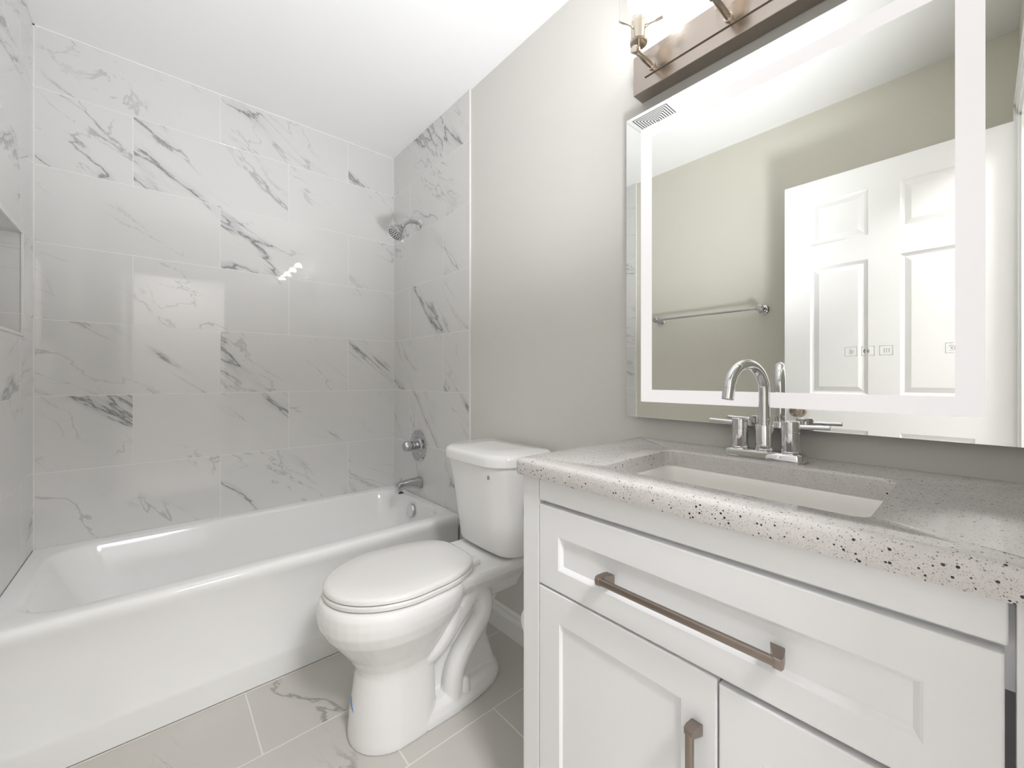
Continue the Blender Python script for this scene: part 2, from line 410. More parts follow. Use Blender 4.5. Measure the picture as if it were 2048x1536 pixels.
for q in (((LX, LY0, LZ0), (LX - th_, LY0, LZ0), (LX - th_, LY0, LZ1), (LX, LY0, LZ1)), ((LX, LY1, LZ0), (LX - th_, LY1, LZ0), (LX - th_, LY1, LZ1), (LX, LY1, LZ1)),
          ((LX, LY0, LZ0), (LX, LY1, LZ0), (LX - th_, LY1, LZ0), (LX - th_, LY0, LZ0)), ((LX, LY0, LZ1), (LX, LY1, LZ1), (LX - th_, LY1, LZ1), (LX - th_, LY0, LZ1))): ngon(bm, q)
door = struct(finish('door_1', bm, 'door_white', smooth=None))
for s in (1, -1):
    bm = bmesh.new(); x = LX if s == 1 else LX - th_
    L = .060
    lathe(bm, [(0, .033), (.004, .033), (.010, .028), (.012, .013), (.026, .012), (.032, .018), (.040, .026), (.050, .028), (.058, .024), (.062, .014), (.063, 0)], (x, .592, .935), (s, 0, 0), 32)
    k = finish('door_knob', bm, 'knob', door, label='satin nickel round door knob')
bm = bmesh.new(); box(bm, (LX - .028, LY1 - .001, .905), (LX - .006, LY1 + .0012, .965), .0005); finish('latch_plate', bm, 'knob', door)
for z in (.25, 1.05, 1.86):
    bm = bmesh.new(); lathe(bm, [(-.045, .006), (.045, .006)], (LX + .004, LY0 - .001, z), (0, 0, 1), 12); finish('hinge', bm, 'knob', door)

# ------------------------------------------------------------------ bathtub
tub = thing('bathtub', 'long white alcove bathtub with plain front apron under the marble tile', 'bathtub', (.386, 2.06, 0))
bm = bmesh.new()
x0, x1, y1 = TXL + .002, TXR - .002, TYB - .002
RZ = .424
def tr(yf, r, z, dx=0.0): return rrect(x0 + dx, x1 - dx, yf, y1 - dx, [.004, .004, r, r], z)
def tin(xa, xb, ya, yb, r, z): return rrect(xa, xb, ya, yb, r, z)
rings = [tr(1.688, .004, .002), tr(1.688, .004, .078), tr(1.690, .004, .092), tr(1.700, .004, .112), tr(1.702, .004, .300), tr(1.700, .004, .350),
         tr(1.692, .004, .378), tr(1.688, .006, .396), tr(1.690, .006, .410), tr(1.697, .008, .420), tr(1.708, .010, RZ),
         [v + Vector((0, 0, 0)) for v in tin(x0 + .045, 1.098, 1.752, 2.385, .12, RZ)],
         tin(x0 + .055, 1.093, 1.760, 2.379, .12, RZ - .003), tin(x0 + .066, 1.088, 1.768, 2.372, .12, RZ - .014),
         tin(x0 + .115, 1.074, 1.784, 2.350, .12, .30), tin(x0 + .19, 1.050, 1.800, 2.330, .12, .16), tin(x0 + .24, 1.025, 1.825, 2.305, .11, .10), tin(x0 + .30, .97, 1.865, 2.265, .10, .082)]
loft(bm, rings, False, True)
finish('tub_shell', bm, 'acrylic', tub, 40)
bm = bmesh.new(); d = Vector((-1, 0, .12)).normalized()
lathe(bm, [(-.004, .030), (.004, .036), (.012, .0365), (.016, .034), (.018, .026), (.0185, 0)], (1.080, 2.085, .362), d, 32)
finish('overflow_cover', bm, 'chrome', tub, 30, 'chrome round overflow cover')
bm = bmesh.new(); lathe(bm, [(0, .035), (.003, .035), (.004, .028), (.002, 0)], (.88, 2.06, .0825), (0, 0, 1), 24); finish('drain', bm, 'chrome', tub)

# ------------------------------------------------------------------ tub spout, shower valve, shower head
sp = thing('tub_spout', 'chrome tub spout low on the tiled wall over the bathtub end', 'spout', (TXR, 2.09, .505))
bm = bmesh.new(); rings = []
for t, zc, hh, hw in ((0, .505, .032, .027), (.006, .505, .033, .028), (.02, .506, .031, .026), (.06, .510, .026, .024), (.100, .510, .022, .023), (.125, .503, .026, .022), (.142, .497, .030, .020), (.146, .495, .024, .015)):
    x = TXR - t; rings.append([Vector((x, 2.09 + hw * math.copysign(abs(math.cos(a)) ** .6, math.cos(a)), zc + hh * math.copysign(abs(math.sin(a)) ** .6, math.sin(a)))) for a in (2 * PI * k / 24 for k in range(24))])
loft(bm, rings); finish('spout_body', bm, 'chrome_dark', sp, 45)
bm = bmesh.new(); box(bm, (TXR - .136, 2.076, .4655), (TXR - .108, 2.104, .471), .002); finish('outlet', bm, 'nozzle', sp)
bm = bmesh.new(); lathe(bm, [(0, .003), (.012, .003), (.013, .006), (.017, .007), (.021, .005), (.022, 0)], (TXR - .118, 2.09, .527), (-.12, 0, 1), 16); finish('diverter_knob', bm, 'chrome_dark', sp)

vl = thing('shower_valve', 'round chrome shower valve with protruding handle on the marble tile', 'faucet', (TXR, 2.114, .711))
bm = bmesh.new(); lathe(bm, [(0, .089), (.004, .089), (.008, .084), (.009, .070), (.006, .066), (.006, .050), (.012, .046), (.014, .036), (.015, 0)], (TXR, 2.114, .711), (-1, 0, 0), 48); finish('escutcheon', bm, 'chrome_dark', vl, 30)
bm = bmesh.new(); lathe(bm, [(.012, .024), (.034, .024), (.036, .026), (.044, .026), (.046, .020), (.050, .020), (.051, 0)], (TXR, 2.114, .713), (-1, 0, 0), 32); finish('valve_collar', bm, 'chrome_dark', vl, 30)
bm = bmesh.new(); rings = []
for h, r in ((.048, .018), (.052, .026), (.060, .029), (.082, .027), (.090, .022), (.092, 0.001)):
    rings.append([Vector((TXR - h, 2.114 + r * (1 + .10 * math.cos(6 * a)) * math.cos(a), .715 + r * (1 + .10 * math.cos(6 * a)) * math.sin(a))) for a in (2 * PI * k / 48 for k in range(48))])
loft(bm, rings); finish('valve_handle', bm, 'chrome_dark', vl, 30)

sh = thing('shower_sprayer', 'chrome shower head on a bent arm near the top of the tiled corner', 'shower head', (TXR, 2.10, 1.977))
bm = bmesh.new(); lathe(bm, [(0, .034), (.002, .034), (.007, .030), (.012, .018), (.014, .0105)], (TXR, 2.10, 1.977), (-1, 0, 0), 32); finish('flange', bm, 'chrome', sh, 30)
bm = bmesh.new(); arm = spline([(TXR, 2.10, 1.977), (1.100, 2.10, 1.978), (1.068, 2.10, 1.972), (1.042, 2.10, 1.952), (1.030, 2.10, 1.940)], 6); tube(bm, arm, .0105, 16); finish('arm', bm, 'chrome_dark', sh, 40)
hd = Vector((-.66, 0, -.75)).normalized(); o = Vector((1.036, 2.10, 1.946))
bm = bmesh.new(); lathe(bm, [(0, .012), (.004, .015), (.014, .015), (.018, .012), (.024, .016), (.028, .020), (.038, .027), (.056, .037), (.066, .043), (.069, .046), (.079, .047), (.082, .045), (.084, .041)], o, hd, 36); finish('head_shell', bm, 'chrome_dark', sh, 28)
bm = bmesh.new(); lathe(bm, [(.080, .0415), (.0835, .041), (.0855, .036), (.086, .0)], o, hd, 36); face = finish('spray_face', bm, 'chrome', sh, 30)
bm = bmesh.new(); a, b = frame_of(hd)
for rr, nn in ((.010, 6), (.021, 10), (.032, 18)):
    for k in range(nn):
        t = 2 * PI * k / nn; lathe(bm, [(.0845, .0026), (.0880, .0024), (.0882, 0)], o + a * rr * math.cos(t) + b * rr * math.sin(t), hd, 8)
q = finish('spray_nozzles', bm, 'nozzle', sh)
bm = bmesh.new(); tube(bm, [o + hd * .074 + b * s * .044 for s in (-1, -1.35)], [.005, .006], 10); finish('spray_lever', bm, 'trim_white', sh)

# ------------------------------------------------------------------ toilet
YC = 1.238
toi = thing('toilet', 'white two-piece toilet with closed lid between bathtub and vanity', 'toilet', (.70, YC, 0))
def half(prof, z): return interp_ring(prof, YC, z)
bm = bmesh.new()
# bowl and front column
def col(x0, x1, w, z, px=.45, sq=2.4): return egg(x0, x1, w, YC, z, px, 20, sq=sq)
rings = [col(.436, .690, .117, .0, .5, 4), col(.436, .690, .117, .020, .5, 4), col(.441, .690, .113, .08, .5, 4), col(.452, .690, .106, .16, .5, 4), col(.458, .690, .104, .205, .5, 4),
         col(.452, .700, .107, .225, .5, 3.5), col(.432, .720, .122, .262, .5, 3), col(.398, .750, .148, .306, .5, 2.6), col(.368, .785, .170, .345, .48, 2.5), col(.352, .805, .182, .378, .47, 2.5), col(.350, .815, .187, .405, .47, 2.5), col(.352, .818, .187, .428, .47, 2.5), col(.358, .815, .182, .442, .47, 2.5), col(.372, .80, .168, .4475, .47, 2.5)]
loft(bm, rings)
# deck carrying the tank, narrowing down into the rear leg
def dk(xa, xb, w, z, r=.03): return rrect(xa, xb, YC - w, YC + w, r, z, 4)
loft(bm, [dk(.66, 1.06, .062, .30, .02), dk(.66, 1.075, .090, .355), dk(.66, 1.085, .128, .395), dk(.66, 1.09, .146, .415), dk(.66, 1.09, .147, .436), dk(.67, 1.085, .140, .4475)])
# rear leg
loft(bm, [dk(.78, .975, .058, 0, .03), dk(.78, .955, .054, .07, .03), dk(.76, .925, .052, .16, .03), dk(.72, .950, .052, .25, .03), dk(.68, 1.01, .056, .34, .03)])
# web closing the space between column and rear leg
loft(bm, [dk(.58, .86, .044, 0, .02), dk(.58, .86, .042, .16, .02), dk(.60, .86, .046, .30, .02)])
# foot plate
loft(bm, [egg(.50, .985, .117, YC, 0, .35, 20, sq=2.6), egg(.50, .985, .117, YC, .022, .35, 20, sq=2.6), egg(.50, .975, .108, YC, .045, .35, 20, sq=2.6), egg(.50, .955, .090, YC, .060, .35, 20, sq=2.6)])
for s in (-1, 1):
    path = spline([(.66, YC + s * .060, .20), (.72, YC + s * .068, .245), (.785, YC + s * .072, .318), (.838, YC + s * .072, .358), (.876, YC + s * .074, .325), (.868, YC + s * .077, .266), (.822, YC + s * .079, .214), (.772, YC + s * .081, .160), (.752, YC + s * .080, .110), (.748, YC + s * .076, .04)], 6)
    tube(bm, path, .035, 14)
    tube(bm, spline([(.60, YC + s * .05, .215), (.66, YC + s * .074, .218), (.715, YC + s * .078, .258), (.765, YC + s * .072, .330)], 6), .034, 14)
me = bpy.data.meshes.new('raw'); bmesh.ops.recalc_face_normals(bm, faces=bm.faces); bm.to_mesh(me); bm.free()
raw = bpy.data.objects.new('raw', me); C.objects.link(raw)
rm = raw.modifiers.new('r', 'REMESH'); rm.mode = 'VOXEL'; rm.voxel_size = .0036; rm.use_smooth_shade = True
smo = raw.modifiers.new('s', 'SMOOTH'); smo.factor = .6; smo.iterations = 7
dg = bpy.context.evaluated_depsgraph_get(); dg.update()
me2 = bpy.data.meshes.new_from_object(raw.evaluated_get(dg)); bpy.data.objects.remove(raw)
bm = bmesh.new(); bm.from_mesh(me2)
for v in bm.verts: v.co.z = max(v.co.z, .0005)
finish('bowl', bm, 'porcelain', toi, 180)
# bolt caps
for s in (-1, 1):
    bm = bmesh.new(); lathe(bm, [(0, .0190), (.022, .0180), (.040, .0145), (.047, .010), (.049, 0)], (.786, YC + s * .094, .046), (0, 0, 1), 20); finish('bolt_cap', bm, 'seat', toi)
# seat ring and lid
def lidring(x0, x1, w, z): return egg(x0, x1, w, YC, z, .46, 28, back=.27, sq=4.6)
bm = bmesh.new(); loft(bm, [lidring(.372, .826, .176, .450), lidring(.366, .830, .181, .453), lidring(.366, .830, .181, .462), lidring(.370, .827, .178, .466)]); finish('seat', bm, 'seat', toi, 35)
bm = bmesh.new(); loft(bm, [lidring(.373, .825, .175, .4675), lidring(.367, .829, .180, .4705), lidring(.367, .829, .180, .478), lidring(.371, .826, .176, .4835), lidring(.380, .818, .168, .4865), lidring(.45, .76, .11, .4885)]); finish('lid', bm, 'seat', toi, 50)
for s in (-1, 1):
    bm = bmesh.new(); box(bm, (.815, YC + s * .070 - .022, .447), (.856, YC + s * .070 + .022, .466), .006, 3); finish('seat_hinge', bm, 'seat', toi)
# tank
def tkd(xf, xb, w, z, rf=.10, rb=.035, bow=.010):
    """tank outline: rounded front corners, front edge slightly bowed out"""
    r = rrect(xf, xb, YC - w, YC + w, [rb, rf, rf, rb], z, 8); out = []
    for i, v in enumerate(r):
        out.append(v)
        if i % 9 == 8: out += [v.lerp(r[(i + 1) % len(r)], q) for q in (.2, .4, .6, .8)]
    for v in out:
        if v.x < (xf + xb) / 2: v.x -= bow * (1 - ((v.y - YC) / w) ** 2)
    return out
bm = bmesh.new()
loft(bm, [tkd(.955, 1.08, .140, .452, rf=.05), tkd(.935, 1.090, .158, .456, rf=.06), tkd(.922, 1.096, .168, .466, rf=.07), tkd(.914, 1.100, .174, .482, rf=.085), tkd(.900, 1.106, .182, .58, rf=.095), tkd(.884, 1.108, .190, .69, rf=.10), tkd(.868, 1.110, .197, .787, rf=.10)])
finish('tank', bm, 'porcelain', toi, 60)
bm = bmesh.new()
loft(bm, [tkd(.862, 1.112, .202, .7885, rf=.10), tkd(.857, 1.114, .206, .791, rf=.10), tkd(.856, 1.114, .207, .815, rf=.10), tkd(.860, 1.112, .203, .826, rf=.10), tkd(.870, 1.106, .193, .832, rf=.095), tkd(.95, 1.06, .10, .8335, rf=.05)])
finish('tank_lid', bm, 'porcelain', toi, 50)
bm = bmesh.new(); lathe(bm, [(-.006, .020), (.010, .022), (.016, .024), (.024, .022), (.029, .014), (.030, 0)], (.992, YC - .187, .637), (-.25, -.97, .05), 24)
tube(bm, spline([(.985, YC - .206, .637), (.978, YC - .206, .620), (.974, YC - .204, .600)], 5), [.008, .008, .006], 10)
finish('flush_lever', bm, 'chrome', toi, label='chrome flush lever')
# small printed drop mark near the top of the tank front
bm = bmesh.new(); x = .8675
def drop(sc, yo, zo, n=20):
    pts = []
    for k in range(n):
        t = 2 * PI * k / n; pts.append((math.sin(t) * math.sin(t / 2) ** 1.3 * sc * .55, math.cos(t) * sc))
    return [(x, yo + p, zo + q) for p, q in pts]
lx = .8665
for sc, inner in ((.0075, 0),):
    pts = drop(sc, YC - .118, .752); R0 = [bm.verts.new((.8652, p[1], p[2])) for p in pts]; R1 = [bm.verts.new((.8762, p[1], p[2])) for p in pts]
    n = len(R0)
    for k in range(n): bm.faces.new((R0[k], R0[(k + 1) % n], R1[(k + 1) % n], R1[k]))
    bm.faces.new(R0)
mark = finish('printed_mark', bm, 'logo', toi, label='small grey drop mark')
# strip of blue tape left on the foot
bm = bmesh.new()
pa = [(.4500, 1.262, .128), (.4470, 1.248, .112), (.4455, 1.232, .101), (.4470, 1.214, .094)]
tube(bm, spline(pa, 5), [.0006, .0016, .0026, .0032, .0036, .0038, .0038, .0036, .0032, .0028, .0022, .0016, .0012, .0010, .0008, .0006], 8)
finish('tape_strip', bm, 'tape', toi, label='thin curved strip of blue tape')

# supply stop behind the toilet
sv = thing('supply_valve', 'small dark water supply stop on the wall behind the toilet', 'valve', (XR, 1.47, .17))
bm = bmesh.new(); lathe(bm, [(0, .028), (.004, .026), (.006, .010), (.05, .009), (.052, .012), (.07, .012), (.072, 0)], (XR, 1.47, .17), (-1, 0, 0), 20); finish('valve_body', bm, 'chrome_dark', sv)
bm = bmesh.new(); tube(bm, spline([(XR - .06, 1.47, .18), (XR - .062, 1.478, .25), (XR - .04, 1.475, .33), (XR - .012, 1.472, .37), (XR - .001, 1.472, .372)], 6), .006, 10); finish('hose', bm, 'hose', sv)

# ------------------------------------------------------------------ vanity cabinet
CXF, CY0, CY1, CT = .650, -.078, .704, .874      # front plane, right and left sides, top
SL, SR = .654, -.024                               # inner edges of the stiles
cab = thing('vanity_cabinet', 'white shaker vanity cabinet with one wide drawer over two doors', 'cabinet', (.89, .31, 0))
bm = bmesh.new(); b_ = .0012
box(bm, (CXF, SL, 0), (CXF + .02, CY1, CT), b_); box(bm, (CXF, CY0, 0), (CXF + .02, SR, CT), b_)      # stiles
box(bm, (CXF + .02, CY1 - .016, .0), (XR - .001, CY1, CT)); box(bm, (CXF + .02, CY0, 0), (XR - .001, CY0 + .016, CT))
box(bm, (CXF + .05, CY0 + .016, .09), (XR - .02, CY1 - .016, .106))
box(bm, (CXF + .05, CY0 + .016, 0), (CXF + .066, CY1 - .016, .095))
box(bm, (CXF, SR, .10), (CXF + .02, SL, .118), b_)
finish('carcass', bm, 'cabinet', cab, None)
bm = bmesh.new(); box(bm, (CXF + .032, CY0 + .017, .107), (CXF + .036, CY1 - .017, CT - .04)); finish('gap_shade_sheet', bm, 'gap_shade', cab, None)  # added grey sheet, its colour stands for the shade inside the gaps
bm = bmesh.new(); box(bm, (CXF, SR + .005, .823), (CXF + .02, SL - .0012, CT - .0005), .003, 3); finish('top_rail', bm, 'cabinet', cab, None)
bm = bmesh.new(); box(bm, (CXF + .0205, SR, .770), (CXF + .031, SL, CT - .001)); finish('inner_rail', bm, 'cabinet', cab, None)
def shaker(bm, ya, yb, za, zb, py0, py1, pz0, pz1, dep=.007, bev=.006, th_=.020, x=CXF):
    """slab front with a recessed flat panel and a sloped inner edge"""
    e = .0022
    o1 = [(ya, za), (yb, za), (yb, zb), (ya, zb)]
    def R(dx, ins, s): return [Vector((x + dx, yy, zz)) for yy, zz in s] if ins is None else None
    def rect(a, b, c, d, xx): return [Vector((xx, a, c)), Vector((xx, b, c)), Vector((xx, b, d)), Vector((xx, a, d))]
    loft(bm, [rect(ya, yb, za, zb, x + th_), rect(ya, yb, za, zb, x + e), rect(ya + e * .3, yb - e * .3, za + e * .3, zb - e * .3, x + e * .3), rect(ya + e, yb - e, za + e, zb - e, x),
              rect(py0, py1, pz0, pz1, x), rect(py0 + bev * .35, py1 - bev * .35, pz0 + bev * .35, pz1 - bev * .35, x + dep * .25), rect(py0 + bev, py1 - bev, pz0 + bev, pz1 - bev, x + dep)])
def pull(p0, p1, out, parent, w=.0065):
    """bar pull between feet p0 and p1 (on the face), bar standing out by `out`; flared wedge feet"""
    p0, p1 = Vector(p0), Vector(p1); d = (p1 - p0).normalized(); n = Vector((-1, 0, 0)); s = d.cross(n)
    bm = bmesh.new()
    rings = []
    for q, ww in ((0.0, w * 1.0), (1.0, w * 1.0)):
        c = p0.lerp(p1, q) + n * out
        rings.append([c + s * (ww * .95 * math.copysign(abs(math.cos(t)) ** .55, math.cos(t))) + n * (ww * .75 * math.copysign(abs(math.sin(t)) ** .55, math.sin(t))) for t in (2 * PI * k / 20 for k in range(20))])
    loft(bm, rings)
    for p, sg in ((p0, 1), (p1, -1)):
        rr = []
        for h, l0, l1, ww in ((0, .004, .022, .0085), (.006, .002, .020, .0085), (out - .004, -.001, .013, .0080), (out + .0035, .0, .010, .0074), (out + .0052, .003, .008, .006)):
            c = p + n * h
            rr.append([c + d * sg * (l0 + .0) - s * ww, c + d * sg * l1 - s * ww, c + d * sg * l1 + s * ww, c + d * sg * l0 + s * ww])
        loft(bm, rr)
    return finish('handle', bm, 'pull', parent, 30, 'bronze-toned metal bar pull')
bm = bmesh.new(); shaker(bm, SR + .0075, SL - .002, .637, .814, .042, .595, .683, .755, bev=.009, dep=.008)
drw = finish('drawer', bm, 'cabinet', cab, None)
pull((CXF, .474, .717), (CXF, .172, .717), .027, drw)
bm = bmesh.new(); shaker(bm, .2665, SL - .002, .121, .632, .323, .592, .170, .570, dep=.006, bev=.005)
d1 = finish('door', bm, 'cabinet', cab, None)
bm = bmesh.new(); shaker(bm, SR + .0075, .2635, .121, .627, .042, .205, .170, .545, dep=.006, bev=.005)
d2 = finish('door', bm, 'cabinet', cab, None)
pull((CXF, .296, .553), (CXF, .296, .393), .027, d1)

# ------------------------------------------------------------------ countertop with sink cut-out
TX0, TX1, TY0, TY1, TZ0, TZ1 = .630, XR - .001, -.098, .712, .8745, .912
KX0, KX1, KY0, KY1 = .700, .990, .096, .526
bm = bmesh.new()
def tring(ins, z, r): return rrect(TX0 + ins, TX1 - (0 if ins == 0 else .0), TY0, TY1 - ins, [.001, .001 + 0, .001, .001], z, 3)
def outer(ins, z):
    return rrect(TX0 + ins, TX1, TY0, TY1 - ins, [.0005, .010, .0005, .0005], z, 6)
def cut(o_, z): return rrect(KX0 - o_, KX1 + o_, KY0 - o_, KY1 + o_, .022, z, 6)
loft(bm, [cut(0, TZ0), outer(.001, TZ0), outer(0, TZ0 + .003), outer(0, TZ1 - .012), outer(.0012, TZ1 - .007), outer(.0035, TZ1 - .0035), outer(.007, TZ1 - .0012), outer(.012, TZ1), cut(.002, TZ1), cut(.0006, TZ1 - .0008), cut(0, TZ1 - .003), cut(0, TZ0)], False, False)
tag(finish('countertop', bm, 'quartz', None, 50), 'speckled grey quartz countertop with sink cut-out on the vanity', 'countertop')
snk = thing('sink', 'white rectangular undermount sink basin set below the speckled countertop', 'sink', (.845, .31, .72))
bm = bmesh.new()
def bs(o_, z, r): return rrect(KX0 - o_, KX1 + o_, KY0 - o_, KY1 + o_, r, z, 6)
loft(bm, [bs(.020, .8742, .03), bs(-.000, .8742, .024), bs(-.004, .8715, .026), bs(-.008, .855, .032), bs(-.020, .78, .05), bs(-.040, .742, .06), bs(-.075, .728, .05), bs(-.125, .722, .015)], False, True)
finish('basin', bm, 'basin', snk, 50)
bm = bmesh.new(); lathe(bm, [(0, .024), (.002, .024), (.003, .018), (.001, 0)], (.845, .31, .7225), (0, 0, 1), 24); finish('drain', bm, 'chrome', snk)

# ------------------------------------------------------------------ faucet
fa = thing('faucet', 'chrome two-handle gooseneck faucet on the countertop behind the sink', 'faucet', (1.048, .325, TZ1))
FX, FY = 1.050, .325
bm = bmesh.new()
loft(bm, [rrect(FX - .0275, FX + .0275, FY - .080, FY + .080, .016, TZ1 + .0003, 6), rrect(FX - .0275, FX + .0275, FY - .080, FY + .080, .016, TZ1 + .014, 6), rrect(FX - .0255, FX + .0255, FY - .078, FY + .078, .015, TZ1 + .0185, 6), rrect(FX - .022, FX + .022, FY - .0745, FY + .0745, .013, TZ1 + .020, 6)])
finish('base_plate', bm, 'chrome', fa, 30)
zb = TZ1 + .0195
for s in (1, -1):
    y = FY + s * .051
    bm = bmesh.new(); lathe(bm, [(0, .0190), (.003, .0190), (.0042, .0178), (.045, .0178), (.0455, .0168), (.0475, .0168), (.048, .0178), (.068, .0178), (.0700, .0166), (.0705, 0)], (FX, y, zb), (0, 0, 1), 36); vb = finish('valve_body', bm, 'chrome', fa, 30)
    bm = bmesh.new(); tube(bm, [(FX, y + s * .014, zb + .0585), (FX, y + s * .070, zb + .0605)], .0048, 14); tube(bm, [(FX, y + s * .070, zb + .0605), (FX, y + s * .0712, zb + .0605)], [.0048, .0042], 14); finish('lever', bm, 'chrome', vb, 35)
bm = bmesh.new(); lathe(bm, [(0, .0195), (.003, .0195), (.0042, .0182), (.056, .0182), (.058, .0172), (.0585, .0125)], (FX, FY, zb), (0, 0, 1), 36); finish('spout_collar', bm, 'chrome', fa, 30)
u = Vector((-.963, .270, 0)).normalized(); R_ = .060; zc = 1.066; path = [Vector((FX, FY, zb + .055)), Vector((FX, FY, 1.02))]
for k in range(0, 33):
    t = PI * k / 32 * .955; path.append(Vector((FX, FY, zc)) + u * (R_ * (1 - math.cos(t))) + Vector((0, 0, R_ * math.sin(t))))
bm = bmesh.new(); tube(bm, path, .0118, 24); finish('spout', bm, 'chrome', fa, 50)
e_ = path[-1]; dd = (path[-1] - path[-2]).normalized()
bm = bmesh.new(); lathe(bm, [(-.001, .0112), (.0005, .0112), (.001, .0122), (.024, .0122), (.025, .0112), (.0235, .0095), (.023, 0)], e_, dd, 28); finish('aerator', bm, 'chrome', fa, 30)
del dd

# ------------------------------------------------------------------ lit mirror
MX, MY0, MY1, MZ0, MZ1 = 1.106, -.058, .725, .978, 1.897
mi = thing('mirror', 'large rectangular mirror with a lit white border above the countertop', 'mirror', (MX, .33, MZ0))
bm = bmesh.new(); g5 = .005
q = [(MX, MY0, MZ0), (MX, MY1, MZ0), (MX, MY1, MZ1), (MX, MY0, MZ1)]
SY0, SY1, SZ0, SZ1, SW = -.006, .675, 1.0255, 1.8455, .0365   # outer edges and width of the lit band
def rect(a, b, c, d, x): return [Vector((x, a, c)), Vector((x, b, c)), Vector((x, b, d)), Vector((x, a, d))]
loft(bm, [rect(MY0, MY1, MZ0, MZ1, MX), rect(SY0, SY1, SZ0, SZ1, MX)], False, False)
ngon(bm, rect(SY0 + SW, SY1 - SW, SZ0 + SW, SZ1 - SW, MX))
finish('glass', bm, 'mirror', mi, None)
bm = bmesh.new(); loft(bm, [rect(MY0, MY1, MZ0, MZ1, MX + .0002), rect(MY0, MY1, MZ0, MZ1, MX + g5)], False, True); finish('glass_edge', bm, 'mirror_edge', mi, None)
bm = bmesh.new(); loft(bm, [rect(SY0, SY1, SZ0, SZ1, MX + .0001), rect(SY0 + SW, SY1 - SW, SZ0 + SW, SZ1 - SW, MX + .0001)], False, False); finish('light_band', bm, 'frost', mi, None, 'glowing frosted white band')
bm = bmesh.new(); box(bm, (MX + g5 + .0002, MY0 + .035, MZ0 + .04), (XR - .0005, MY1 - .035, MZ1 - .04)); finish('backing', bm, 'fan', mi, None)
def strokes(segs, name, w=.00045):
    bm = bmesh.new()
    for pts in segs:
        P = [Vector((MX - .0003, y, z)) for y, z in pts]
        for a, b in zip(P[:-1], P[1:]):
            d = (b - a).normalized(); s = Vector((1, 0, 0)).cross(d) * w
            box_pts = [a - s - d * w, b - s + d * w, b + s + d * w, a + s - d * w]
            loft(bm, [box_pts, [p - Vector((.0002, 0, 0)) for p in box_pts]])
    return finish(name, bm, 'icon', mi, None)
def arc(cy, cz, r, a0, a1, n=10): return [(cy + r * math.cos(math.radians(a0 + (a1 - a0) * k / n)), cz + r * math.sin(math.radians(a0 + (a1 - a0) * k / n))) for k in range(n + 1)]
def sq(y0): return [(y0, 1.1425), (y0 - .0195, 1.1425), (y0 - .0195, 1.161), (y0, 1.161), (y0, 1.1425)]
strokes([sq(.1895), arc(.1797, 1.1517, .0045, 40, 320), arc(.1797, 1.1517, .0018, 0, 360)], 'touch_icon', .00035)
strokes([sq(.1620), arc(.1555, 1.1517, .0050, 120, 240), arc(.1545, 1.1517, .0032, -70, 70), arc(.1535, 1.1517, .0055, -60, 60), arc(.1530, 1.1517, .0008, 0, 360)], 'touch_icon')
strokes([sq(.1342)] + [[(.1280 - .0036 * k, 1.1475), (.1268 - .0036 * k, 1.1505), (.1278 - .0036 * k, 1.1530), (.1266 - .0036 * k, 1.1560)] for k in range(3)], 'touch_icon')
strokes([[(.0325, 1.1425), (.0425, 1.1425), (.0425, 1.161), (.0325, 1.161)], arc(.0345, 1.1517, .0042, 40, 300), arc(.0345, 1.1517, .0008, 0, 360)], 'touch_icon', .00035)

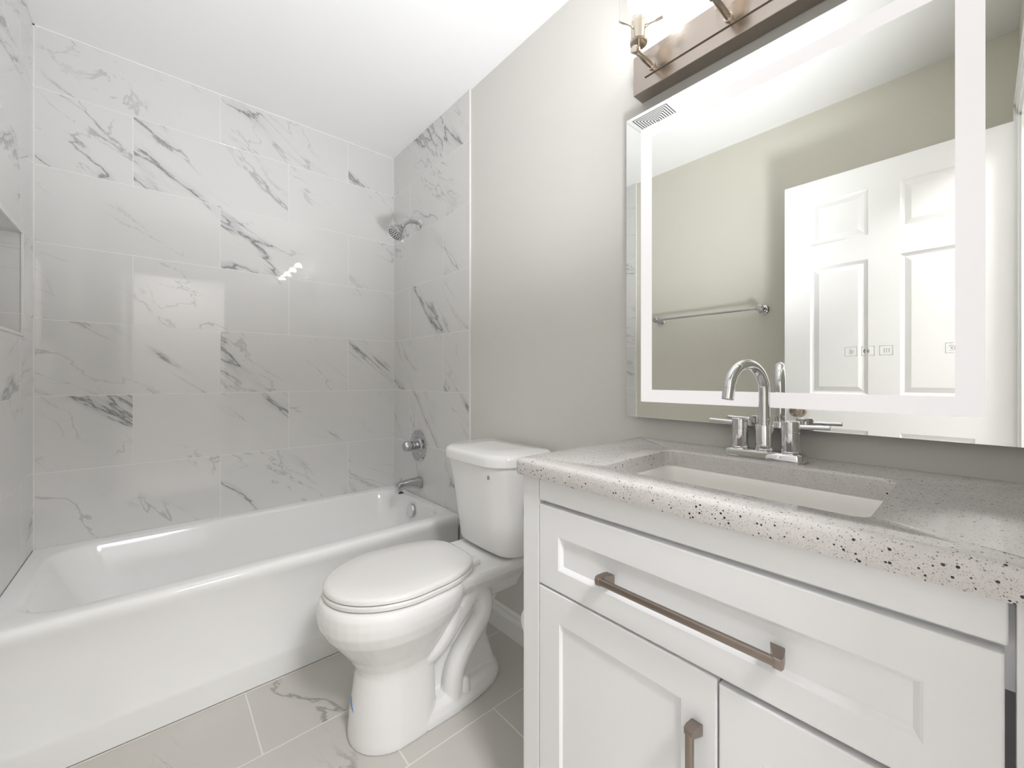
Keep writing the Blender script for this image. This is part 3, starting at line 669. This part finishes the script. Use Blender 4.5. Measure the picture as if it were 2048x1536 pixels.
# ------------------------------------------------------------------ four-light vanity fixture
vf = thing('vanity_light', 'brushed nickel four-bulb vanity light bar with clear glass shades above the mirror', 'wall light', (XR, .30, 1.955))
bm = bmesh.new(); PX = 1.093
box(bm, (PX, -.085, 1.950), (XR - .0003, .692, 2.066), .0015); finish('back_plate', bm, 'nickel', vf, None)
bm = bmesh.new(); box(bm, (PX - .004, -.050, 1.986), (PX + .0005, .654, 2.040), .001); finish('raised_panel', bm, 'nickel', vf, None)
LB = [.628, .4165, .205, -.0065]
def light_unit(y):
    z0 = 2.004
    bm = bmesh.new(); tube(bm, [(PX + .001, y, z0), (1.005, y, z0)], .0075, 16)
    lathe(bm, [(0, .0105), (.004, .0105), (.005, .0078)], (PX - .004, y, z0), (-1, 0, 0), 16)
    lathe(bm, [(0, .0078), (.006, .011), (.012, .011), (.014, .009), (.0145, 0)], (1.006, y, z0), (-1, 0, 0), 16)
    tube(bm, [(1.018, y, z0), (1.018, y, z0 + .028)], .0058, 12)
    a_ = finish('arm', bm, 'nickel_rod', vf, 35)
    bx = 1.018
    bm = bmesh.new(); lathe(bm, [(.026, .007), (.0262, .0225), (.032, .0240), (.036, .0210), (.092, .0210), (.093, .019), (.090, .0175)], (bx, y, z0), (0, 0, 1), 28); so = finish('socket', bm, 'nickel_rod', vf, 30)
    for k in range(3):
        t = math.radians(-78 + 120 * k); d = Vector((math.cos(t), math.sin(t), 0)); p = Vector((bx, y, z0 + .068))
        bm = bmesh.new(); tube(bm, [p + d * .019, p + d * .026], .0042, 10); tube(bm, [p + d * .026, p + d * .048], .0024, 10); tube(bm, [p + d * .048, p + d * .066], .0040, 10); finish('thumb_screw', bm, 'nickel_rod', so)
    bm = bmesh.new(); lathe(bm, [(.040, .0135), (.094, .0150), (.104, .0180), (.118, .0235), (.130, .0280), (.138, .0297)], (bx, y, z0), (0, 0, 1), 28, caps=False)
    bu = finish('bulb_neck', bm, 'bulb_neck', vf, 60)
    bm = bmesh.new(); lathe(bm, [(.138, .0297), (.146, .0304), (.155, .0298), (.164, .0275), (.172, .0235), (.178, .0175), (.182, .009), (.183, 0)], (bx, y, z0), (0, 0, 1), 28, caps=False); finish('bulb', bm, 'bulb_lit', vf, 60)
    bm = bmesh.new(); lathe(bm, [(.050, .0535), (.0495, .0520), (.0505, .0510)], (bx, y, z0), (0, 0, 1), 40, caps=False)
    lathe(bm, [(.050, .0535), (.195, .0535)], (bx, y, z0), (0, 0, 1), 40, caps=False); finish('glass_shade', bm, 'glass', vf, 60)
for y in LB: light_unit(y)

# ------------------------------------------------------------------ seen in the mirror: towel bar and ceiling vent
tb = thing('towel_bar', 'chrome towel bar on the beige wall opposite the mirror', 'towel bar', (XL, 1.11, 1.48))
bm = bmesh.new(); tube(bm, [(-.300, .800, 1.483), (-.300, 1.420, 1.483)], .0065, 14); finish('bar', bm, 'chrome_dark', tb)
for y in (.800, 1.420):
    bm = bmesh.new(); lathe(bm, [(0, .027), (.005, .027), (.010, .022), (.012, .016), (.018, .015), (.020, .012), (.045, .011), (.050, .013), (.056, .018), (.082, .018), (.086, .013), (.087, 0)], (XL, y, 1.483), (1, 0, 0), 28); finish('post', bm, 'chrome_dark', tb, 30)
fan = thing('ceiling_vent', 'square white ceiling vent with concentric slots seen in the mirror', 'vent', (.20, 1.115, CZ))
VX0, VX1, VY0, VY1 = .085, .315, .995, 1.255
bm = bmesh.new(); loft(bm, [rrect(VX0, VX1, VY0, VY1, .01, CZ - .0002, 3), rrect(VX0, VX1, VY0, VY1, .01, CZ - .010, 3), rrect(VX0 + .012, VX1 - .012, VY0 + .012, VY1 - .012, .006, CZ - .016, 3)]); finish('cover', bm, 'fan', fan, 30)
bm = bmesh.new(); vx, vy = (VX0 + VX1) / 2, (VY0 + VY1) / 2
for k in range(8):
    h = .096 - k * .0125; w = .0052
    for (xa, xb, ya, yb) in ((vx - h, vx + h, vy - h, vy - h + w), (vx - h, vx + h, vy + h - w, vy + h), (vx - h, vx - h + w, vy - h + w, vy + h - w), (vx + h - w, vx + h, vy - h + w, vy + h - w)):
        box(bm, (xa, ya, CZ - .0165), (xb, yb, CZ - .0150))
finish('grille_slots', bm, 'fan_dark', fan, None)

# ------------------------------------------------------------------ paper roll on the far side of the vanity
tp = thing('toilet_paper_roll', 'white paper roll on the side of the vanity facing the toilet', 'toilet paper', (.76, .76, .47))
bm = bmesh.new(); lathe(bm, [(0, .018), (0, .038), (.002, .040), (.098, .040), (.100, .038), (.100, .018)], (.715, .7465, .470), (1, 0, 0), 36, caps=False)
lathe(bm, [(0, .018), (.100, .018)], (.715, .7465, .470), (1, 0, 0), 36, caps=False); finish('roll', bm, 'paper', tp, 40)
bm = bmesh.new(); tube(bm, [(.708, .7465, .470), (.830, .7465, .470)], .008, 12); tube(bm, [(.828, .7465, .470), (.828, .7035, .470)], .007, 12); lathe(bm, [(0, .02), (.006, .02), (.007, 0)], (.828, .7035, .470), (0, 1, 0), 20); finish('holder', bm, 'chrome', tp)

# ------------------------------------------------------------------ hall ceiling lamp behind the doorway
hl = thing('hall_lamp', 'round flush ceiling lamp in the hallway behind the doorway', 'ceiling lamp', (.20, -.95, CZ))
bm = bmesh.new(); lathe(bm, [(0, .27), (.02, .27), (.024, .26)], (.20, -.95, CZ), (0, 0, -1), 40); finish('lamp_base', bm, 'fan', hl, 30)
bm = bmesh.new(); lathe(bm, [(.024, .255), (.05, .235), (.066, .17), (.074, .07), (.075, 0)], (.20, -.95, CZ), (0, 0, -1), 40); finish('diffuser', bm, 'hall_lamp', hl, 60)
